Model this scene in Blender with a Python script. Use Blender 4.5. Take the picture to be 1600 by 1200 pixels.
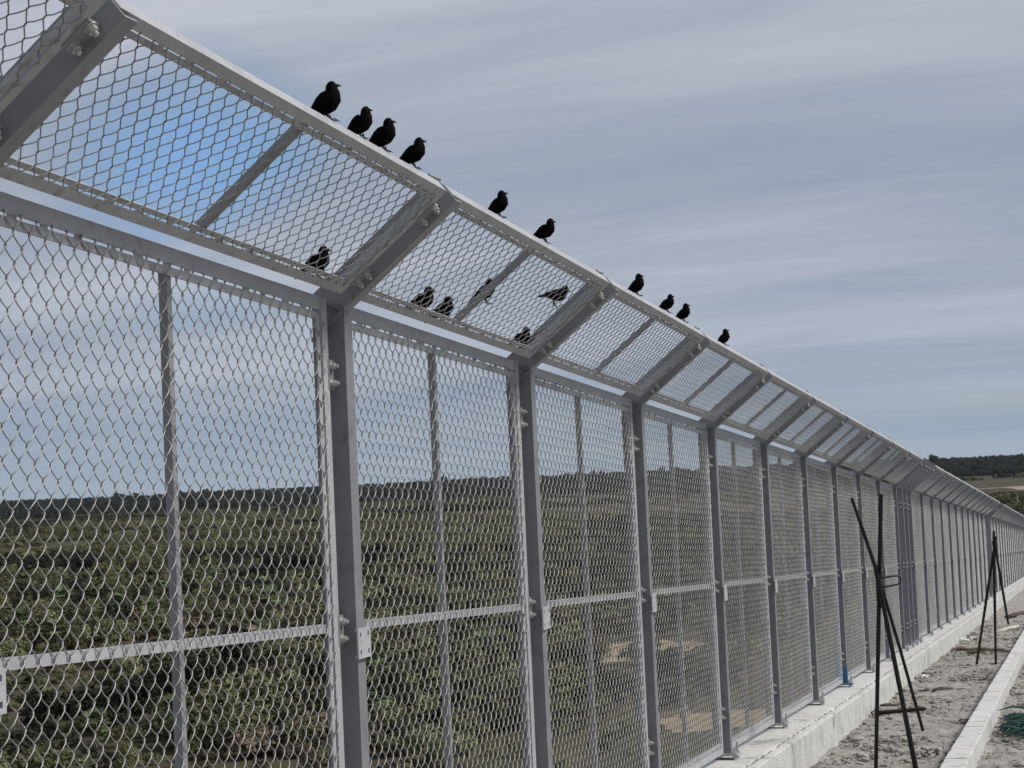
import bpy, math, random
import numpy as np
from mathutils import Vector, Matrix

# ------------------------------------------------------------------ camera, sky, sun, exposure
for o in list(bpy.data.objects): bpy.data.objects.remove(o)
S = bpy.context.scene
COL = S.collection
random.seed(4); RNG = np.random.default_rng(4)

F_PX, YAW, PITCH, ROLL = 2760.9, 0.3035, 0.0539, -0.0455      # focal length in pixels of a 1600 px wide picture
CAMZ = 2.05
def cam_axes():
    fw = Vector((math.cos(PITCH)*math.cos(YAW), math.cos(PITCH)*math.sin(YAW), math.sin(PITCH)))
    rt = Vector((math.sin(YAW), -math.cos(YAW), 0)); up = rt.cross(fw)
    return fw, math.cos(ROLL)*rt + math.sin(ROLL)*up, -math.sin(ROLL)*rt + math.cos(ROLL)*up
FW, RT, UP = cam_axes()
cd = bpy.data.cameras.new('camera'); cam = bpy.data.objects.new('camera', cd); COL.objects.link(cam)
cd.sensor_width = 36; cd.lens = F_PX/1600*36; cd.clip_start = .05; cd.clip_end = 40000
cam.matrix_world = Matrix(((RT.x, UP.x, -FW.x, 0), (RT.y, UP.y, -FW.y, 0), (RT.z, UP.z, -FW.z, CAMZ), (0, 0, 0, 1)))
S.camera = cam
def ray(px, py): return FW*F_PX + RT*(px-800) + UP*(600-py)

SUN_DIR = Vector((.22, -.66, .72)).normalized()               # from the scene towards the sun
sl = bpy.data.lights.new('sun', 'SUN'); sl.energy = 3.1; sl.angle = math.radians(12); sl.color = (1, .965, .915)
sun = bpy.data.objects.new('sun', sl); COL.objects.link(sun)
sun.rotation_euler = SUN_DIR.to_track_quat('Z', 'Y').to_euler()

S.view_settings.view_transform = 'Standard'; S.view_settings.look = 'None'
S.view_settings.gamma = 1; S.view_settings.exposure = 0.0; S.view_settings.use_curve_mapping = False

def make_world():
    w = bpy.data.worlds.new('World'); S.world = w; w.use_nodes = True
    nt = w.node_tree; nt.nodes.clear(); N = nt.nodes.new; Lk = nt.links.new
    def math_(op, a, b=None, clamp=False):
        n = N('ShaderNodeMath'); n.operation = op; n.use_clamp = clamp
        for i, v in enumerate((a, b)):
            if v is None: continue
            if isinstance(v, (int, float)): n.inputs[i].default_value = v
            else: Lk(v, n.inputs[i])
        return n.outputs[0]
    def noise(vec, scale, detail, rough, dist=0):
        n = N('ShaderNodeTexNoise'); n.inputs['Scale'].default_value = scale; n.inputs['Detail'].default_value = detail
        n.inputs['Roughness'].default_value = rough; n.inputs['Distortion'].default_value = dist; Lk(vec, n.inputs['Vector'])
        return n.outputs['Fac']
    def ramp(fac, pts):
        n = N('ShaderNodeValToRGB'); e = n.color_ramp.elements
        while len(e) < len(pts): e.new(.5)
        for q, (p_, c) in zip(e, pts): q.position = p_; q.color = (c, c, c, 1) if isinstance(c, (int, float)) else (*c, 1)
        Lk(fac, n.inputs[0]); return n.outputs[0]
    def mix(f, a, b):
        n = N('ShaderNodeMix'); n.data_type = 'RGBA'
        Lk(f, n.inputs[0])
        for i, v in ((6, a), (7, b)):
            if isinstance(v, tuple): n.inputs[i].default_value = (*v, 1)
            else: Lk(v, n.inputs[i])
        return n.outputs[2]
    sky = N('ShaderNodeTexSky'); sky.sky_type = 'NISHITA'; sky.sun_disc = False
    sky.sun_elevation = math.asin(SUN_DIR.z); sky.sun_rotation = math.atan2(SUN_DIR.x, SUN_DIR.y)
    sky.air_density = 1.0; sky.dust_density = .8; sky.ozone_density = 1.5
    sk = N('ShaderNodeVectorMath'); sk.operation = 'SCALE'; Lk(sky.outputs[0], sk.inputs[0]); sk.inputs['Scale'].default_value = .075
    tc = N('ShaderNodeTexCoord'); sep = N('ShaderNodeSeparateXYZ'); Lk(tc.outputs['Generated'], sep.inputs[0])
    zz = math_('ADD', math_('MAXIMUM', sep.outputs[2], 0.0), .10)
    u = math_('DIVIDE', sep.outputs[0], zz); v = math_('DIVIDE', sep.outputs[1], zz)
    cb = N('ShaderNodeCombineXYZ'); Lk(u, cb.inputs[0]); Lk(v, cb.inputs[1])
    mp = N('ShaderNodeMapping'); Lk(cb.outputs[0], mp.inputs[0])
    mp.inputs['Rotation'].default_value = (0, 0, math.radians(-9)); mp.inputs['Scale'].default_value = (1.0, .30, 1); mp.inputs['Location'].default_value = (3.1, 5.2, 0)
    P = mp.outputs[0]
    broad = noise(P, .42, 2, .5, .3)
    mid = noise(P, 1.1, 5, .52, .5)
    fine = noise(P, 3.4, 8, .66, .9)
    body = math_('ADD', math_('MULTIPLY', broad, .46), math_('ADD', math_('MULTIPLY', mid, .34), math_('MULTIPLY', fine, .20)))
    body = math_('ADD', body, ramp(sep.outputs[2], [(.17, 0.0), (.27, .075)]))
    cloud = ramp(body, [(.34, (.235, .305, .445)), (.44, (.300, .360, .480)), (.50, (.355, .405, .495)), (.56, (.435, .470, .555)), (.66, (.54, .57, .65))])
    # clear gaps in the cover, where the blue shows
    gap0 = noise(P, .8, 4, .5, .4)
    d = ray(300, 285).normalized()
    vd = N('ShaderNodeVectorMath'); vd.operation = 'DOT_PRODUCT'; Lk(tc.outputs['Generated'], vd.inputs[0]); vd.inputs[1].default_value = d
    near = ramp(vd.outputs['Value'], [(.9945, 0.0), (.9999, 1.0)])
    gap = ramp(math_('ADD', gap0, math_('MULTIPLY', near, .34)), [(.60, 0.0), (.84, .95)])
    low = ramp(sep.outputs[2], [(0.0, (.345, .43, .515)), (.10, (.295, .385, .505))])
    lowf = ramp(sep.outputs[2], [(0.0, .75), (.07, .32), (.14, 0.0)])
    streak = ramp(noise(P, 1.7, 5, .55, .2), [(.50, 0.0), (.70, 1.0)])
    blue = mix(near, sk.outputs[0], (.215, .405, .69))
    c = mix(gap, cloud, blue)
    c = mix(math_('MULTIPLY', lowf, math_('SUBTRACT', 1.0, math_('MULTIPLY', streak, .75))), c, low)
    bg = N('ShaderNodeBackground'); Lk(c, bg.inputs[0]); bg.inputs[1].default_value = 1.0
    out = N('ShaderNodeOutputWorld'); Lk(bg.outputs[0], out.inputs[0])
make_world()

# ------------------------------------------------------------------ helpers
class MB:
    def __init__(s): s.v = []; s.f = []; s.m = []
    def add(s, vs, fs, m=0):
        n = len(s.v); s.v += [tuple(map(float, q)) for q in vs]; s.f += [tuple(i+n for i in q) for q in fs]; s.m += [m]*len(fs); return s
    def box(s, x0, x1, y0, y1, z0, z1, m=0, sh=0.0, M=None):
        vs = [(x, y, z - sh*x) for x in (x0, x1) for y in (y0, y1) for z in (z0, z1)]
        if M is not None: vs = [M @ Vector(q) for q in vs]
        return s.add(vs, [(0,1,3,2), (4,6,7,5), (0,4,5,1), (2,3,7,6), (0,2,6,4), (1,5,7,3)], m)
    def prism(s, poly, x0, x1, m=0, sh=0.0):                  # polygon in (y, z) pushed along x
        n = len(poly); vs = [(x, y, z - sh*x) for x in (x0, x1) for (y, z) in poly]
        return s.add(vs, [tuple(range(n))[::-1], tuple(range(n, 2*n))] + [(i, (i+1) % n, n+(i+1) % n, n+i) for i in range(n)], m)
    def tube(s, pts, r, n=6, m=0, cap=True, flat=1.0):
        pts = [Vector(q) for q in pts]; rs = r if isinstance(r, (list, tuple)) else [r]*len(pts)
        vs = []; a = None
        for i, q in enumerate(pts):
            t = (pts[min(i+1, len(pts)-1)] - pts[max(i-1, 0)]).normalized()
            if a is None: a = t.orthogonal().normalized()
            a = (a - t*a.dot(t)).normalized(); b = t.cross(a)
            for k in range(n):
                w = 2*math.pi*k/n; vs.append(q + (a*math.cos(w) + b*math.sin(w)*flat)*rs[i])
        fs = []
        for i in range(len(pts)-1):
            for k in range(n):
                fs.append((i*n+k, i*n+(k+1) % n, (i+1)*n+(k+1) % n, (i+1)*n+k))
        if cap: fs += [tuple(range(n))[::-1], tuple(range((len(pts)-1)*n, len(pts)*n))]
        return s.add(vs, fs, m)
    def mesh(s, name, mats, smooth=False):
        me = bpy.data.meshes.new(name); me.from_pydata(s.v, [], s.f)
        for k in (mats if isinstance(mats, (list, tuple)) else [mats]): me.materials.append(k)
        me.polygons.foreach_set('material_index', s.m)
        if smooth: me.polygons.foreach_set('use_smooth', [True]*len(me.polygons))
        me.update(); return me
def link(name, me, parent=None, loc=None, rot=None):
    o = bpy.data.objects.new(name, me); COL.objects.link(o)
    if parent is not None: o.parent = parent
    if loc is not None: o.location = loc
    if rot is not None: o.rotation_euler = rot
    return o
def tag(o, label=None, cat=None, group=None, kind=None):
    if label: o['label'] = label
    if cat: o['category'] = cat
    if group: o['group'] = group
    if kind: o['kind'] = kind
    return o
def empty(name, loc=(0, 0, 0)):
    o = bpy.data.objects.new(name, None); o.empty_display_size = .1; COL.objects.link(o); o.location = loc; return o

# ------------------------------------------------------------------ materials
def mat(name, stops, scale=4.0, rough=.7, metal=0.0, detail=6, bump=0.0, bump_scale=30, coord='Object', rand=0.0, spec=.3, stretch=(1, 1, 1), second=None):
    """stops: colour ramp over a noise; rand: brightness spread per object; second: (scale, lo, hi, colour) stains"""
    m = bpy.data.materials.new(name); m.use_nodes = True; nt = m.node_tree; N = nt.nodes.new; Lk = nt.links.new
    b = nt.nodes['Principled BSDF']; b.inputs['Roughness'].default_value = rough; b.inputs['Metallic'].default_value = metal
    b.inputs['Specular IOR Level'].default_value = spec
    tc = N('ShaderNodeTexCoord'); mp = N('ShaderNodeMapping'); mp.inputs['Scale'].default_value = stretch
    if coord == 'World':
        g = N('ShaderNodeNewGeometry'); Lk(g.outputs['Position'], mp.inputs[0])
    else: Lk(tc.outputs[coord], mp.inputs[0])
    nz = N('ShaderNodeTexNoise'); nz.inputs['Scale'].default_value = scale; nz.inputs['Detail'].default_value = detail; nz.inputs['Roughness'].default_value = .62
    Lk(mp.outputs[0], nz.inputs['Vector'])
    cr = N('ShaderNodeValToRGB'); e = cr.color_ramp.elements
    while len(e) < len(stops): e.new(.5)
    for q, (p_, c) in zip(e, stops): q.position = p_; q.color = (*c, 1)
    Lk(nz.outputs['Fac'], cr.inputs[0]); col = cr.outputs[0]
    if second:
        sc, lo, hi, c2 = second
        n2 = N('ShaderNodeTexNoise'); n2.inputs['Scale'].default_value = sc; n2.inputs['Detail'].default_value = 5; Lk(mp.outputs[0], n2.inputs['Vector'])
        mr = N('ShaderNodeMapRange'); mr.inputs[1].default_value = lo; mr.inputs[2].default_value = hi; Lk(n2.outputs['Fac'], mr.inputs[0])
        mx = N('ShaderNodeMix'); mx.data_type = 'RGBA'; Lk(mr.outputs[0], mx.inputs[0]); Lk(col, mx.inputs[6]); mx.inputs[7].default_value = (*c2, 1); col = mx.outputs[2]
    if rand:
        oi = N('ShaderNodeObjectInfo'); mr = N('ShaderNodeMapRange'); mr.inputs[3].default_value = 1-rand; mr.inputs[4].default_value = 1+rand
        Lk(oi.outputs['Random'], mr.inputs[0]); vm = N('ShaderNodeVectorMath'); vm.operation = 'SCALE'; Lk(col, vm.inputs[0]); Lk(mr.outputs[0], vm.inputs['Scale']); col = vm.outputs[0]
    Lk(col, b.inputs['Base Color'])
    if bump:
        n3 = N('ShaderNodeTexNoise'); n3.inputs['Scale'].default_value = bump_scale; n3.inputs['Detail'].default_value = 8; Lk(mp.outputs[0], n3.inputs['Vector'])
        bp = N('ShaderNodeBump'); bp.inputs['Strength'].default_value = bump; bp.inputs['Distance'].default_value = .02; Lk(n3.outputs['Fac'], bp.inputs['Height']); Lk(bp.outputs[0], b.inputs['Normal'])
    return m
PAINT = mat('grey_paint', [(.3, (.345, .35, .365)), (.55, (.405, .41, .42)), (.7, (.445, .45, .46))], scale=5, rough=.5, spec=.35, bump=.12, bump_scale=60, second=(16, .58, .76, (.25, .225, .20)))
SHADEPAINT = mat('shaded_grey_paint', [(.3, (.175, .178, .190)), (.7, (.235, .237, .250))], scale=4, rough=.48, spec=.35, bump=.1, bump_scale=50, second=(15, .60, .78, (.145, .135, .125)))  # same grey paint as the panels, shade of the post webs put into its colour
HALFSHADEPAINT = mat('half_shaded_grey_paint', [(.3, (.225, .228, .238)), (.7, (.285, .288, .298))], scale=4, rough=.48, spec=.35, bump=.1, bump_scale=50, second=(15, .60, .78, (.17, .155, .14)))  # same grey paint again, with the weaker shade on arms and bars coloured in
WIRE = mat('galvanised_wire', [(.3, (.26, .258, .248)), (.7, (.37, .368, .355))], scale=6, rough=.5, metal=.7, spec=.3)
ZINC = mat('zinc_bolt', [(.3, (.40, .40, .39)), (.7, (.62, .62, .60))], scale=40, rough=.42, metal=.65)
CONC = mat('pale_concrete', [(.25, (.40, .395, .375)), (.45, (.53, .525, .50)), (.8, (.61, .605, .58))], scale=3.5, detail=9, rough=.9, bump=.5, bump_scale=26, coord='World', second=(6, .56, .74, (.27, .25, .22)))
MORTAR = mat('rough_mortar', [(.3, (.34, .325, .29)), (.7, (.52, .51, .48))], scale=14, rough=.95, bump=.9, bump_scale=40, coord='World')
DIRT = mat('crushed_dirt', [(.25, (.17, .155, .135)), (.42, (.28, .262, .235)), (.6, (.36, .34, .31)), (.8, (.46, .44, .405))], scale=4.5, rough=.95, detail=10, bump=.9, bump_scale=34, coord='World', second=(1.3, .56, .74, (.33, .275, .215)))
STONE = mat('stone_rubble', [(.3, (.11, .098, .082)), (.5, (.27, .25, .22)), (.7, (.44, .41, .37))], scale=7, rough=.95, bump=.5, coord='World')
IRON = mat('black_iron', [(.3, (.008, .008, .008)), (.7, (.022, .019, .017))], scale=20, rough=.6, spec=.25)
WOOD = mat('weathered_wood', [(.3, (.16, .12, .085)), (.7, (.30, .245, .185))], scale=5, rough=.9, stretch=(1, 12, 12))
DARKWOOD = mat('dark_twig', [(.3, (.045, .035, .028)), (.7, (.12, .095, .07))], scale=12, rough=.95)
PALEWOOD = mat('pale_board', [(.3, (.46, .42, .35)), (.7, (.60, .56, .48))], scale=6, rough=.9, stretch=(1, 10, 10))
WHITE = mat('white_litter', [(.3, (.66, .65, .62)), (.7, (.80, .79, .76))], scale=9, rough=.7)
GREEN = mat('green_plastic', [(.3, (.006, .035, .026)), (.7, (.015, .085, .062))], scale=14, rough=.4, spec=.45)
FEATHER = mat('black_feathers', [(.3, (.0025, .0025, .003)), (.7, (.006, .0055, .006))], scale=60, rough=.8, spec=.04)
BEAK = mat('dark_beak', [(.3, (.015, .014, .014)), (.7, (.035, .033, .032))], scale=60, rough=.5)
TANEARTH = mat('tan_earth', [(.25, (.16, .115, .065)), (.5, (.27, .20, .125)), (.8, (.37, .295, .20))], scale=.12, rough=.95, coord='World', second=(.35, .5, .75, (.20, .155, .085)))
ROADEARTH = mat('pale_road_earth', [(.3, (.18, .15, .11)), (.7, (.33, .285, .22))], scale=.03, rough=.95, coord='World')
def leaf_mat(name, c0, c1, rnd=.55): 
    m = mat(name, [(.3, c0), (.7, c1)], scale=.9, rough=.75, rand=rnd, spec=.2); return m
LEAF = [leaf_mat('olive_leaves', (.056, .058, .022), (.145, .142, .058)), leaf_mat('dark_leaves', (.011, .015, .007), (.038, .043, .019)),
        leaf_mat('bright_leaves', (.080, .090, .034), (.195, .200, .085)), leaf_mat('dry_brown_leaves', (.080, .056, .034), (.175, .130, .085)),
        leaf_mat('palm_leaves', (.040, .060, .022), (.12, .15, .060)), leaf_mat('far_leaves', (.012, .017, .011), (.027, .033, .019), .45)]
BARK = mat('grey_bark', [(.3, (.10, .085, .07)), (.7, (.22, .19, .16))], scale=3, rough=.95)
POLE = mat('pale_pole', [(.3, (.42, .40, .37)), (.7, (.55, .53, .50))], scale=2, rough=.8)
SLOPE = mat('embankment_rock', [(.3, (.12, .10, .075)), (.7, (.28, .24, .18))], scale=.6, rough=.95, bump=.8, bump_scale=3, coord='World')
PLAIN = mat('scrubland', [(.28, (.018, .019, .007)), (.45, (.034, .031, .011)), (.58, (.052, .042, .017)), (.75, (.072, .055, .025))], scale=.012, rough=.95, detail=12, coord='World', second=(.05, .58, .74, (.12, .085, .05)))
def blue_below(name, base, z0):
    m = base.copy(); m.name = name; nt = m.node_tree; N = nt.nodes.new; Lk = nt.links.new; b = nt.nodes['Principled BSDF']
    src = b.inputs['Base Color'].links[0].from_socket
    tc = N('ShaderNodeTexCoord'); sp = N('ShaderNodeSeparateXYZ'); Lk(tc.outputs['Object'], sp.inputs[0])
    nz = N('ShaderNodeTexNoise'); nz.inputs['Scale'].default_value = 9; Lk(tc.outputs['Object'], nz.inputs['Vector'])
    a = N('ShaderNodeMath'); a.operation = 'MULTIPLY_ADD'; Lk(nz.outputs['Fac'], a.inputs[0]); a.inputs[1].default_value = -.20; Lk(sp.outputs[2], a.inputs[2])
    r = N('ShaderNodeMapRange'); Lk(a.outputs[0], r.inputs[0]); r.inputs[1].default_value = z0-.10; r.inputs[2].default_value = z0-.16; r.inputs[3].default_value = 0; r.inputs[4].default_value = 1
    mx = N('ShaderNodeMix'); mx.data_type = 'RGBA'; Lk(r.outputs[0], mx.inputs[0]); Lk(src, mx.inputs[6]); mx.inputs[7].default_value = (.055, .14, .27, 1); Lk(mx.outputs[2], b.inputs['Base Color'])
    return m

# ------------------------------------------------------------------ the lie of the land
SL = 0.0491                       # downhill grade along the fence (x)
X1 = 5.8952                       # x of the first whole post in view
BAY = 2.3
Y0 = 2.4707                       # front face of the posts
ZQ, ZB = .640 + CAMZ, -1.7165 + CAMZ          # bend and foot of the posts, at x = X1
TOPZ = ZB - .045                  # top of the plinth
GZ = -2.05 + CAMZ                 # dirt
def lie(x): return -SL*(x - X1)
PLAINZ = -30.0
def plain_z(x, y):
    r = math.hypot(x, y); t = min(max((r-2600)/2600, 0), 1); t = t*t*(3-2*t)
    return PLAINZ + t*20 + (0 if r < 1500 else 1.5*math.sin(x/700+1)*math.sin(y/900)*min((r-1500)/1000, 1))
def on_plain(px, py, z=PLAINZ):
    d = ray(px, py); t = (z - CAMZ)/d.z; return Vector((d.x*t, d.y*t, z))
def on_grade(px, py, z0):
    d = ray(px, py); t = (z0 + SL*X1 - CAMZ)/(d.z + SL*d.x); return Vector((d.x*t, d.y*t, CAMZ + d.z*t))
def at_x(px, py, x):
    d = ray(px, py); t = x/d.x; return Vector((x, d.y*t, CAMZ + d.z*t))

def build_land():
    mb = MB(); nr, na = 84, 160; vs = [(0, 0, PLAINZ)]; fs = []
    for i in range(nr):
        r = 12*(16000/12)**(i/(nr-1))
        for k in range(na):
            a = 2*math.pi*k/na; x, y = r*math.cos(a), r*math.sin(a); vs.append((x, y, plain_z(x, y)))
    for k in range(na): fs.append((0, 1+k, 1+(k+1) % na))
    for i in range(nr-1):
        for k in range(na): fs.append((1+i*na+k, 1+(i+1)*na+k, 1+(i+1)*na+(k+1) % na, 1+i*na+(k+1) % na))
    mb.add(vs, fs); tag(link('ground', mb.mesh('ground', PLAIN, True)), kind='structure')
    # embankment that carries the fence
    mb = MB(); xs = [-80, -30, 0, 60, 140, 300, 600]; prof = []
    for x in xs:
        z = max(GZ + lie(x) - .25, PLAINZ + .3); h = z - PLAINZ + 1
        prof.append([(x, 2.72 + h*1.5, PLAINZ-1), (x, 2.72, z), (x, -9.2, z), (x, -9.2-h*1.5, PLAINZ-1)])
    vs = [q for p_ in prof for q in p_]; fs = []
    for i in range(len(xs)-1):
        for k in range(3): fs.append((i*4+k, i*4+k+1, i*4+5+k, i*4+4+k))
    fs += [(0, 3, 2, 1), tuple((len(xs)-1)*4+k for k in range(4))]
    mb.add(vs, fs); tag(link('embankment', mb.mesh('embankment', SLOPE)), kind='structure')
    # dirt on the crest, finer where it is seen
    def nz(x, y):
        return .018*math.sin(x*1.3+.6*math.sin(y*2.1))*math.sin(y*2.3+1) + .012*math.sin(x*4.1+y*2.7) + .008*math.sin(x*9.3-y*7.9+1.7*math.sin(x*2.1))
    xs = list(np.arange(-20, 11, 1.0)) + list(np.arange(11, 36, .055)) + list(np.arange(36, 60, .2)) + list(np.arange(60, 140, 2.0))
    ys = list(np.arange(-9.15, .2, .8)) + list(np.arange(.25, 2.26, .055))
    jit = RNG.normal(0, .0065, (len(xs), len(ys)))
    vs = [(x, y, GZ + lie(x) + nz(x, y) + (jit[i, j] if x > 10.9 and y > .2 else 0)) for i, x in enumerate(xs) for j, y in enumerate(ys)]
    ny = len(ys); fs = [(i*ny+j, (i+1)*ny+j, (i+1)*ny+j+1, i*ny+j+1) for i in range(len(xs)-1) for j in range(ny-1)]
    tag(link('dirt_path', MB().add(vs, fs).mesh('dirt_path', DIRT)), kind='structure')
build_land()

# plinth under the fence and kerb beside the path: cast segments with open joints
def build_plinth():
    root = empty('concrete_plinth', (X1, 2.2, GZ)); tag(root, 'low pale concrete plinth carrying the fence posts along the path', 'plinth')
    seg = 1.72; yf = 2.207; meshes = []
    for v in range(3):
        mb = MB(); rr = random.Random(v); n = 22
        # front strip with a chipped upper edge
        xs = [.004 + (seg-.008)*i/n for i in range(n+1)]
        ch = [max(0, rr.gauss(0, .005)) + (rr.random() < .10)*rr.uniform(.004, .014) for _ in xs]
        vs = []
        for x, c in zip(xs, ch):
            vs += [(x, yf + rr.gauss(0, .0012), GZ-.30-SL*x), (x, yf + rr.gauss(0, .0012), TOPZ-c-.008-SL*x), (x, yf+.006+c*.8, TOPZ-c*.4-SL*x), (x, yf+.060+rr.gauss(0, .004), TOPZ-SL*x), (x, yf+.064, TOPZ-.03-SL*x)]
        fs = [(i*5+k, i*5+k+1, i*5+6+k, i*5+5+k) for i in range(n) for k in range(4)]
        fs += [(0, 4, 3, 2, 1), tuple(n*5+k for k in range(5))]
        mb.add(vs, [tuple(reversed(q)) for q in fs], 0)
        # crevice and bed behind it
        mb.box(0, seg, yf+.062, 2.74, GZ-.30, TOPZ-.022, 1, SL)
        vs = []; 
        for i, x in enumerate(xs): 
            vs += [(x-(.004 if i == 0 else 0)+(.004 if i == n else 0), yf+.082+rr.gauss(0, .007), TOPZ-.02-SL*x), (x-(.004 if i == 0 else 0)+(.004 if i == n else 0), yf+.093+rr.gauss(0, .004), TOPZ+.004+rr.gauss(0, .002)-SL*x), (x-(.004 if i == 0 else 0)+(.004 if i == n else 0), 2.74, TOPZ-SL*x)]
        mb.add(vs, [(i*3+k+1, i*3+k, i*3+3+k, i*3+4+k) for i in range(n) for k in range(2)], 0)
        # crumbs in the crevice
        for _ in range(26):
            x = rr.uniform(.02, seg-.02); s_ = rr.uniform(.004, .011); mb.tube([(x-s_, yf+.07, TOPZ-.012-SL*x), (x, yf+.072+rr.uniform(-.004, .008), TOPZ-.006-SL*x), (x+s_, yf+.07, TOPZ-.012-SL*x)], [s_*.3, s_, s_*.4], 5, 1)
        meshes.append(mb.mesh('segment', [CONC, MORTAR]))
    x = -6.0 - X1; i = 0
    while x < 118:
        link('segment', meshes[(i*7+i//3) % 3], root, (x, -2.2, -GZ + lie(x+X1))); x += seg; i += 1
build_plinth()
def build_kerb():
    root = empty('concrete_kerb', (X1, .96, GZ)); tag(root, 'long narrow pale concrete kerb dividing the dirt path from the rubble', 'kerb')
    seg = 2.5; top = -1.882 + CAMZ; meshes = []
    for v in range(3):
        mb = MB(); rr = random.Random(10+v); n = 18; vs = []
        for i in range(n+1):
            x = .002 + (seg-.004)*i/n; g = lambda s_: rr.gauss(0, s_)
            vs += [(x, 1.054+g(.002), GZ-.25-SL*x), (x, 1.054+g(.003), top-.010+g(.002)-SL*x), (x, 1.045+g(.002), top+g(.0025)-SL*x), (x, .880+g(.002), top+g(.0025)-SL*x), (x, .871+g(.003), top-.010+g(.002)-SL*x), (x, .871+g(.002), GZ-.25-SL*x)]
        fs = [(i*6+k, i*6+6+k, i*6+7+k, i*6+k+1) for i in range(n) for k in range(5)] + [tuple(range(6)), tuple(reversed(range(n*6, n*6+6)))]
        mb.add(vs, [tuple(reversed(q)) for q in fs]); meshes.append(mb.mesh('segment', CONC))
    x = -6.0 - X1; i = 0
    while x < 118:
        link('segment', meshes[(i*5+i//4) % 3], root, (x, -.96, -GZ + lie(x+X1))); x += seg; i += 1
build_kerb()

# ------------------------------------------------------------------ the fence
A = math.radians(38.533); CA, SA = math.cos(A), math.sin(A); LA = .5725
DEP = .125; TM = math.tan((math.pi/2 - A)/2)                  # section depth, mitre slope
YP = Y0 + .045                                                 # plane of the upright panels
def arm(u, n): return (Y0 - u*CA + n*SA, ZQ + u*SA + n*CA)   # (y, z) at u along the arm and n off its underside
fence = empty('chain_link_fence', (X1, Y0, ZB))
tag(fence, 'tall pale grey chain link fence with canted top panels running downhill', 'fence')
def fpos(k): return ((k-1)*BAY, -Y0, -ZB - SL*(k-1)*BAY)      # parts are modelled about the post foot at x = 0 in world y, z

def post_mesh(m):
    mb = MB(); T = .007; FT = .009
    z = lambda d: ZQ + d*TM
    mb.prism([(Y0, ZB), (Y0+DEP, ZB), (Y0+DEP, z(DEP)), (Y0, ZQ)], 0, T)
    mb.prism([(Y0, ZB), (Y0+FT, ZB), (Y0+FT, z(FT)), (Y0, ZQ)], T, .072)
    mb.prism([(Y0+DEP-FT, ZB), (Y0+DEP, ZB), (Y0+DEP, z(DEP)), (Y0+DEP-FT, z(DEP-FT))], T, .072)
    # lugs to which the neighbouring panel is bolted
    for zc in LUGZ: mb.box(-.062, 0, YP-.001, YP+.007, zc-.055, zc+.055)
    return mb.mesh('post', m)
LUGZ = (.405+CAMZ, -.51+CAMZ, -1.425+CAMZ)
def arm_mesh():
    mb = MB(); T = .007; FT = .009
    q = lambda d: (Y0+d, ZQ+d*TM)
    nb = lambda n: (lambda y: q(y))(n*math.cos(0)/1) 
    def start(n):                                              # where the line at offset n meets the mitre
        # Y0 + d = Y0 - u*CA + n*SA ; ZQ + d*TM = ZQ + u*SA + n*CA
        u = n*(CA - TM*SA)/(-TM*CA - SA); return arm(u, n)
    mb.prism([start(0), start(DEP), arm(LA, DEP), arm(LA, 0)], 0, T)
    mb.prism([start(0), start(FT), arm(LA, FT), arm(LA, 0)], T, .060)
    mb.prism([start(DEP-FT), start(DEP), arm(LA, DEP), arm(LA, DEP-FT)], T, .060)
    for u in (.135, .470): mb.prism([arm(u-.045, .028), arm(u+.045, .028), arm(u+.045, .036), arm(u-.045, .036)], -.060, 0)
    # tab at the upper end
    mb.prism([arm(LA-.03, DEP-.012), arm(LA, DEP-.012), arm(LA, DEP), arm(LA-.03, DEP)], -.055, 0)
    return mb.mesh('arm', HALFSHADEPAINT)
def stiff_mesh():
    mb = MB(); e = .007
    mb.prism([(Y0+.004, ZQ+.004*TM-e), (Y0+DEP, ZQ+DEP*TM-e), (Y0+DEP, ZQ+DEP*TM+e*.4), (Y0+.004, ZQ+.004*TM+e*.4)], -.016, 0)
    L_ = DEP/CA
    mb.prism([(Y0+.006, ZQ-.004), (Y0+.006, ZQ-.018), (Y0+DEP, ZQ-SA*L_-.010), (Y0+DEP, ZQ-SA*L_+.002)], -.016, 0)
    mb.prism([arm(.004, -.003), arm(.066, .012), arm(.066, .020), arm(.004, .020)], -.014, 0)
    return mb.mesh('stiffener', SHADEPAINT)
def plate_mesh(m):
    mb = MB(); mb.box(-.045, .115, Y0-.056, Y0+.146, ZB-.016, ZB, 0, SL)
    return mb.mesh('base_plate', m)
def hexbolt(mb, p, ax, r=.0135, h=.013, tip=.026, n=6):
    p = Vector(p); ax = Vector(ax)
    mb.tube([p - ax*.018, p - ax*.008], r*.95, n); mb.tube([p - ax*.001, p + ax*.002], r*1.35, 10); mb.tube([p + ax*.002, p + ax*(.002+h)], r, n)
    mb.tube([p - ax*.014, p + ax*tip], r*.52, 7)
BOLT_POST = []
for zc in LUGZ:
    for dz in (.031, -.031):
        mb = MB(); hexbolt(mb, (-.031, YP-.002, zc+dz), (0, -1, 0)); BOLT_POST.append(mb.mesh('bolt', ZINC))
BOLT_ARM = []
for u in (.115, .158, .440, .500):
    mb = MB(); y, z = arm(u, .027); hexbolt(mb, (-.030, y, z), (0, -SA, -CA)); BOLT_ARM.append(mb.mesh('bolt', ZINC))
ANCH = []
for (x, y) in ((.088, Y0-.030), (-.022, Y0+.125), (.088, Y0+.125), (-.022, Y0-.030)):
    mb = MB(); z = ZB - SL*x
    mb.tube([(x, y, TOPZ-.02), (x, y, z+(.075 if y < Y0 and x > 0 else .035))], .009, 8); mb.tube([(x, y, z+.001), (x, y, z+.018)], .017, 6); mb.tube([(x, y, TOPZ+.004), (x, y, TOPZ+.024)], .016, 6)
    ANCH.append(mb.mesh('anchor_bolt', ZINC))
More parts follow.
